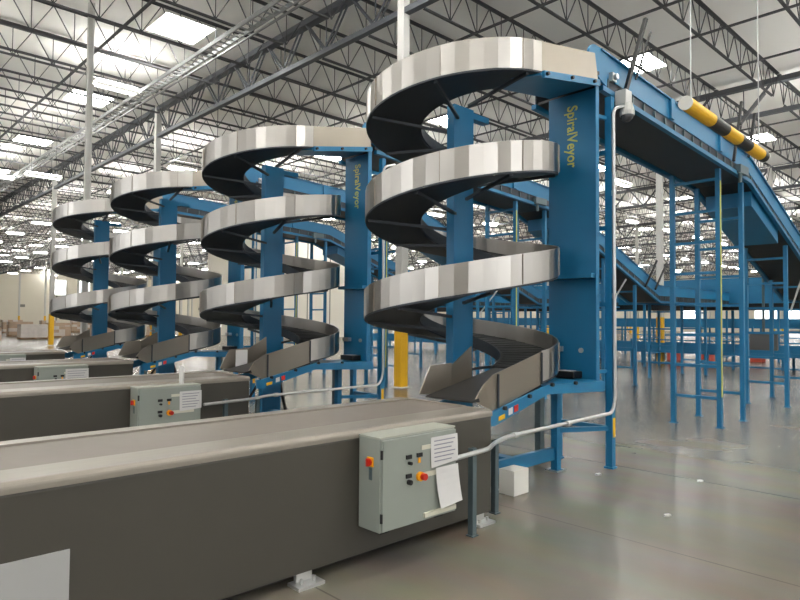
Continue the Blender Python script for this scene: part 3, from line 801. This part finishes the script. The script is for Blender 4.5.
# grey box hung from a pole
r = empty('hanging_box', (16.4, 4.72, 0), 'dark grey box hung on a grey pole among the stands at right', 'box')
MB().cyl((0, 0, 1.4), (0, 0, 3.3-.16), .03, 10).build('pole', M['strut'], r)
MB().box(-.05, .05, -.3, .3, 1.05, 1.42).build('case', M['greybox'], r, bevel=.02)
MB().box(-.06, .06, -.31, .31, 1.42, 1.45).build('lid', M['strut'], r)
# red crates by the low conveyor
for k, (x, y, z) in enumerate(((28.2, 11.7, 0), (28.4, 10.4, 0), (28.2, 11.65, .33), (29.9, 6.2, 0), (29.6, 5.2, 0), (30.1, 8.9, 0))):
    r = empty('crate', (x, y, z), ['red crate on the floor beyond the low conveyor, under another crate', 'red crate on the floor right of the stacked pair', 'red crate on top of another beyond the low conveyor',
        'red crate at far right, left of another', 'red crate rightmost behind the stands', 'red crate alone on the floor behind the nearest ladder stands'][k], 'crate', 'red crates beyond the low conveyor')
    r.scale = (.65, .65, .65)
    MB().box(-.4, .4, -.35, .35, 0, .04).box(-.4, -.36, -.35, .35, .04, .5).box(.36, .4, -.35, .35, .04, .5).box(-.36, .36, -.35, -.31, .04, .5).box(-.36, .36, .31, .35, .04, .5).build('tub', M['crate'], r)
    MB().box(-.43, .43, -.38, -.35, .45, .5).build('rim', M['crate'], r)
    MB().box(-.43, .43, .35, .38, .45, .5).build('rim', M['crate'], r)
# pallets of cartons at far left
PL = [(12.9, 54.6, 1.15, 1), (9.6, 53.5, .95, 0), (15.6, 58.2, .95, 0), (18.4, 55.4, 1.1, 0), (9.0, 61.0, 1.25, 0), (14.0, 63.5, 1.3, 0), (17.2, 64, 1.2, 0), (20.8, 65.5, 1.3, 0), (24.2, 66, 1.25, 0), (13.0, 75, 1.4, 0), (16.2, 77, 1.4, 0), (19.6, 76, 1.35, 0), (23, 77, 1.4, 0), (26.5, 76, 1.3, 0), (22.2, 57.5, .9, 0), (12.0, 84, 1.5, 0), (15.2, 86, 1.5, 0), (30, 78, 1.4, 0), (28, 67, 1.3, 0)]
PLAB = ['pale wrapped pallet load standing alone in front of the others at far left', 'brown carton pallet at the left picture edge', 'brown carton pallet just right of the pale wrapped one', 'brown carton pallet right of the yellow column foot']
for k, (x, y, h, wr) in enumerate(PL):
    r = empty('carton_pallet', (x, y, 0), PLAB[k] if k < 4 else 'brown carton pallet in the rows before the far wall', 'pallet', 'pallets of cartons at far left')
    q = MB()
    for z in (0, .1): q.box(-.95, .95, -.6, .6, z+.0, z+.03)
    for xx in (-.9, 0, .8): q.box(xx, xx+.1, -.6, .6, .03, .1)
    q.build('pallet', M['wood'], r)
    q = MB(); nz = max(2, round(h/.3)); hz = (h-.14)/nz
    for iz in range(nz):
        for ix in range(4):
            for iy in range(2):
                q.mat(random.choice((0, 0, 1)))
                q.box(-.92+ix*.46+.006, -.92+ix*.46+.454, -.57+iy*.57+.006, -.57+iy*.57+.56, .135+iz*hz, .135+iz*hz+hz-.008)
    q.build('carton_stack', [M['wrap'], M['wrap']] if wr else [M['carton'], M['wrap']], r)
    if wr: pass
# ------------------------------------------------------------------ light
wd = bpy.data.worlds.new('world'); sc.world = wd; wd.use_nodes = True
bg = wd.node_tree.nodes['Background']; bg.inputs[0].default_value = (*lin((250, 252, 255)), 1); bg.inputs[1].default_value = 7.
sc.view_settings.view_transform = 'Standard'; sc.view_settings.look = 'None'
sc.view_settings.exposure = .36; sc.view_settings.gamma = 1.; sc.view_settings.use_curve_mapping = False
